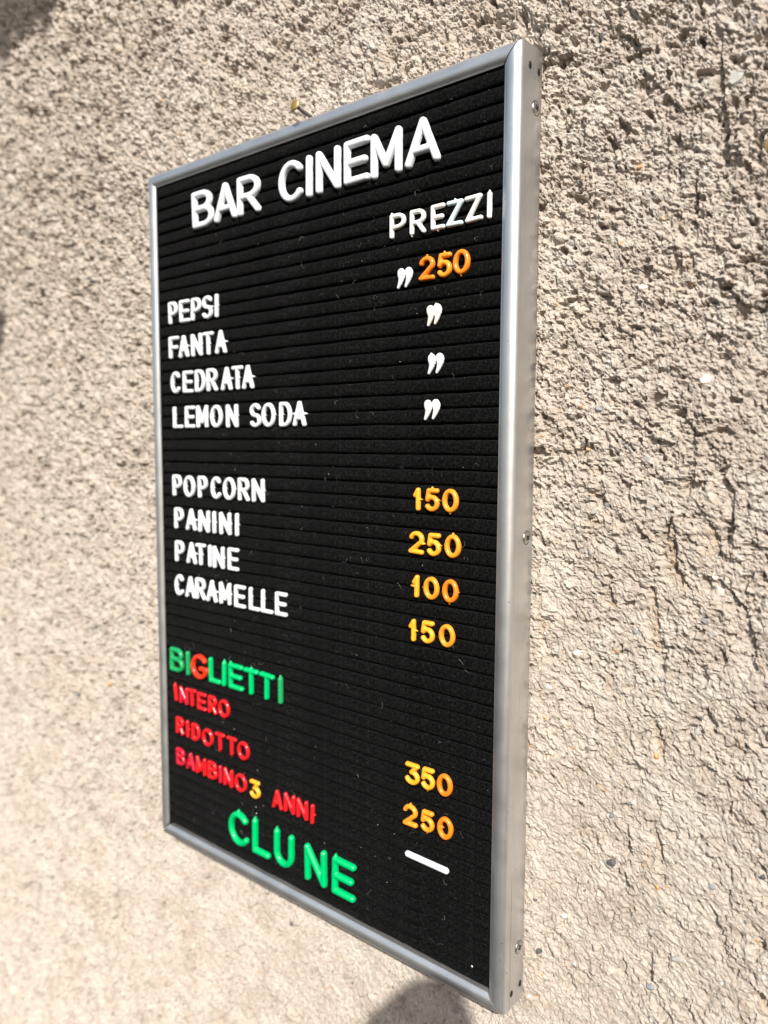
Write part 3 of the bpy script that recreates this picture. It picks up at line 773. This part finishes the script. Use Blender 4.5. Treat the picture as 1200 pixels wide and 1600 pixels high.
# per letter: colour override, tabs, rotation (degrees, clockwise positive)
SPEC = {
 ('prezzi', 0): (None, 't', 0), ('prezzi', 1): (None, 'b', 0), ('prezzi', 2): (None, 'b', 0), ('prezzi', 3): ('stained', 't', 0), ('prezzi', 4): (None, '', -3), ('prezzi', 5): (None, 't', 0),
 ('head2', 0): (None, '', 0), ('d1', 3): (None, 'r', 0), ('d1', 4): (None, 'r', 2), ('d2', 1): (None, 'r', 0), ('d2', 2): (None, 'r', 0), ('d2', 3): (None, 'r', 0), ('d2', 4): (None, 'r', 0),
 ('d3', 0): (None, 'i', 0), ('d3', 2): (None, 'i', 0), ('d3', 3): (None, 'l', 0), ('d3', 4): (None, 'r', 0), ('d3', 5): (None, 'r', 0), ('d3', 6): (None, 'r', 0),
 ('d4a', 0): (None, 'L', 0), ('d4a', 3): (None, 'li', 0), ('d4a', 4): (None, 'lr', 0), ('d4b', 1): (None, 'ir', 0), ('d4b', 2): (None, 'il', 0), ('d4b', 3): (None, 'lr', 0),
 ('f1', 1): (None, 'ir', 0), ('f1', 2): (None, 'l', 0), ('f1', 3): (None, 'i', 0), ('f1', 4): (None, 'ir', 0), ('f1', 6): (None, 'r', 0),
 ('f2', 1): (None, 'r', 0), ('f2', 2): (None, 'r', 0), ('f2', 3): (None, 'r', 0), ('f2', 4): (None, 'r', 0), ('f2', 5): (None, 'r', 0),
 ('f3', 1): (None, 'r', 0), ('f3', 2): (None, 'r', 0), ('f3', 4): (None, 'r', 0),
 ('f4', 0): (None, 'i', 0), ('f4', 3): (None, 'r', 0), ('f4', 4): (None, 'r', 0), ('f4', 6): (None, 'L', 0), ('f4', 7): (None, 'L', 0),
 ('p0', 1): ('amber', 't', 0), ('p0', 2): ('orange', 'b', 0), ('p0', 0): (None, 't', 0),
 ('p1', 0): ('yellow', 'r', 0), ('p1', 1): (None, 'rt', 0), ('p1', 2): ('amber', 'b', 0), ('p2', 0): ('yellow', 'r', 2), ('p2', 1): ('yellow', 'r', 0), ('p2', 2): ('amber', 't', 0),
 ('p3', 0): ('yellow', 'l', 0), ('p3', 1): ('amber', 'l', 0), ('p3', 2): ('orange', 'rb', 2), ('p4', 0): ('yellow', 'r', 0), ('p4', 1): ('yellow', '', 0), ('p4', 2): ('amber', '', 0),
 ('p5', 0): ('yellow', '', 0), ('p5', 1): ('yellow', 'b', 0), ('p5', 2): ('orange', '', 0), ('p6', 0): (None, 't', 0), ('p6', 1): (None, 'b', 0), ('p6', 2): ('orange', 'i', 0),
 ('bigl', 0): ('dark_green', '', 0), ('bigl', 1): ('dark_green', '', 0), ('bigl', 2): ('vermilion', '', 0), ('bigl', 4): (None, 't', 0), ('bigl', 5): (None, 't', 0), ('bigl', 6): (None, 't', 0), ('bigl', 7): (None, '', 1.5), ('bigl', 8): ('dark_green', 't', 0),
 ('t1', 0): (None, 't', -7), ('t1', 1): ('crimson', '', 0), ('t1', 2): (None, '', -3), ('t1', 5): (None, 'b', 0),
 ('t2', 1): (None, 'r', 0), ('t2', 4): (None, 'b', 0), ('t2', 5): (None, 'b', 0), ('t3', 0): ('crimson', '', 0), ('t3', 1): ('crimson', '', 0), ('t3', 2): (None, '', 0),
 ('t3', 4): ('crimson', '', 0), ('t3b', 3): (None, 'r', 2), ('t3b', 0): (None, '', -2), ('t3d', 0): ('yellow', '', 0),
 ('clune', 0): (None, 't', -3), ('clune', 1): (None, 't', 0), ('clune', 2): (None, 't', 0), ('clune', 3): (None, '', 0), ('clune', 4): (None, 't', 1),
}
for rid, font, items in ROWS:
    desc, dcol, grp = INFO[rid]
    off = 0
    if rid == 'head2': off = 3 if items[0][0] == 'E' else 0
    for k, (ch, u, v_) in enumerate(items):
        k += off
        c_, tabs, rot_ = SPEC.get((rid, k), (None, '', 0)); c_ = c_ or dcol
        wv = None
        dig = ch in '01235'
        o = obj('plastic_digit' if dig else 'plastic_letter', letter_mesh(font, ch, tabs, c_, wv), None, P(u, v_, -.45))
        o.rotation_euler.y = math.radians(rot_ + rng.gauss(0, .45))
        o.rotation_euler.x = rng.gauss(0, .012); o.rotation_euler.z = rng.gauss(0, .015)
        if rid == 't3d': lab = 'single small yellow digit 3 between the red words in the last ticket line'
        else:
            lab = '%s %s %s, %s %s of %s' % (COLN[c_], 'digit' if dig else 'letter', ch, ORD[k], 'digit' if dig else 'letter', desc)
        tag(o, lab, 'digit' if dig else 'letter', grp)

# ditto marks: two tapering commas side by side
def quote_mesh(var, mat):
    segs = []
    gap = 2.35 if var != 1 else 2.05
    for s_, (cx, k) in enumerate(((-gap, 1.0), (gap, .97))):
        pts = [(cx + .10, 3.15, 1.75), (cx + .35, 2.3, 1.9), (cx + .45, 1.1, 1.62), (cx + .25, -.3, 1.25), (cx - .25, -1.9, .95), (cx - 1.0, -3.5, .68), (cx - 1.35, -4.25, .55)]
        if s_ == 1: pts = [(x, y * .98 + .25, r_) for x, y, r_ in pts]
        pts = [(x, y * .96 - .1, r_ * 1.2) for x, y, r_ in pts]
        for a_, b2 in zip(pts, pts[1:]): segs.append((*a_, *b2, .85))
    if var == 1:
        segs.append((-gap + .4, 2.2, 1.6, gap + .4, 2.2, 1.6, .72)); segs.append((-gap + .6, .6, 1.2, gap + .2, .8, 1.2, .7))
        segs.append((1.2, 3.9, 1.1, 1.6, 5.2, .45, .7))
    if var == 2: segs.append((-gap, 4.2, 1.0, -gap - .2, 5.2, .4, .7))
    me_ = glyph_mesh(segs, 1.5, .26); me_.materials.append(MAT[mat]); return me_
for var, (u, v_, mt, lab) in enumerate(((206.0, 84.6, 'white', 'white ditto mark just left of the topmost orange price'),
                                        (224.0, 104.3, 'cream', 'cream ditto mark with its two strokes fused, under the topmost price'),
                                        (225.2, 127.6, 'white', 'white ditto mark, third from the top in the price column'),
                                        (223.2, 149.6, 'warm_white', 'off-white ditto mark, lowest of the four in the price column'))):
    o = obj('ditto_mark', quote_mesh(var, mt), None, P(u, v_, -.5)); o.rotation_euler.y = math.radians((2, -3, 1, 0)[var])
    tag(o, lab, 'ditto mark', 'ditto marks in the price column')
WIDTHS['dash'] = {'-': 27.5}
o = obj('plastic_dash', letter_mesh('dash', '-', '', 'white'), None, P(222.8, 380.1, -.45)); o.rotation_euler.y = math.radians(1.0)
tag(o, 'plain white plastic dash below the last price near the lower right corner', 'dash')

# ------------------------------------------------------------------ unseen twigs added between sun and wall, only to cast shadows
leaf_mat = simple('leaf_green', (.05, .10, .02), .5, 0, .02, .3)
bark = simple('twig_bark', (.12, .085, .05), .8)
DIST = 900.0
S3 = (SUN.x, -SUN.z, SUN.y)                              # sun direction in board coordinates (u, v, z)
def toward(u, v_, d=DIST): return Vector(P(u + S3[0] * d, v_ + S3[1] * d, 19 + S3[2] * d))
def shadow_leaf(parent, u, v_, rad, ang, seed):
    r = random.Random(seed); base = toward(u, v_)
    q = SUN.to_track_quat('Z', 'Y'); bm_ = bmesh.new()
    n = 26; c = bm_.verts.new((0, 0, .004)); ring = []
    for k in range(n):
        a_ = 2 * math.pi * k / n
        l = 1 + .16 * math.cos(3 * a_ + seed) + .10 * math.cos(5 * a_) + r.uniform(-.05, .05)
        l *= .82 + .18 * math.cos(a_)
        ring.append(bm_.verts.new((l * rad * math.cos(a_ + ang) * .001, l * rad * math.sin(a_ + ang) * .001, -.006 * l * l)))
    for k in range(n): bm_.faces.new((c, ring[k], ring[(k + 1) % n]))
    bmesh.ops.solidify(bm_, geom=bm_.faces[:], thickness=.0004)
    o = bm_obj('shadow_leaf', bm_, leaf_mat, parent, True); o.rotation_mode = 'QUATERNION'; o.rotation_quaternion = q
    o.location = base - Vector(parent.location)
def shadow_stem(parent, pts, r0, r1):
    bm_ = bmesh.new(); rings = []; ns = 8
    for k, p in enumerate(pts):
        rr = r0 + (r1 - r0) * k / (len(pts) - 1)
        d_ = (pts[min(k + 1, len(pts) - 1)] - pts[max(k - 1, 0)]).to_track_quat('Z', 'Y')
        rings.append([bm_.verts.new(p - Vector(parent.location) + d_ @ Vector((rr * math.cos(j * 2 * math.pi / ns), rr * math.sin(j * 2 * math.pi / ns), 0))) for j in range(ns)])
    for a_, b2 in zip(rings, rings[1:]):
        for j in range(ns): bm_.faces.new((a_[j], a_[(j + 1) % ns], b2[(j + 1) % ns], b2[j]))
    bm_.faces.new(rings[0][::-1]); bm_.faces.new(rings[-1])
    bm_obj('shadow_stem', bm_, bark, parent, True)
tw = empty('shadow_twig', toward(-300, -460))  # out of view, put in for the shadow at the wall's upper left
tag(tw, 'unseen leafy twig added to shade the upper left corner of the wall', 'twig', 'added shadow twigs')
for a in ((-232, -198, 34, .4, 1), (-190, -202, 38, 1.9, 2), (-150, -216, 36, 3.0, 3), (-268, -208, 36, 4.0, 4), (-285, 72, 21, 2.2, 5), (-218, -250, 40, 5.2, 6), (-320, -150, 34, 1.0, 7), (-330, 20, 30, .3, 8)): shadow_leaf(tw, *a)
shadow_stem(tw, [toward(-300, -460), toward(-240, -330), toward(-200, -235)], .004, .0015)
shadow_stem(tw, [toward(-300, -460), toward(-345, -250), toward(-335, -60), toward(-300, 60)], .004, .0012)
tw = empty('shadow_twig', toward(330, 760))  # second unseen twig, added to throw the soft shadow under the board
tag(tw, 'unseen leafy twig added to shade the wall below the board', 'twig', 'added shadow twigs')
for a in ((206, 538, 54, 1.2, 11), (258, 546, 46, 2.6, 12), (152, 570, 46, 4.4, 13), (230, 590, 50, 5.5, 14)): shadow_leaf(tw, *a)
shadow_stem(tw, [toward(330, 760), toward(270, 650), toward(222, 535)], .004, .0015)
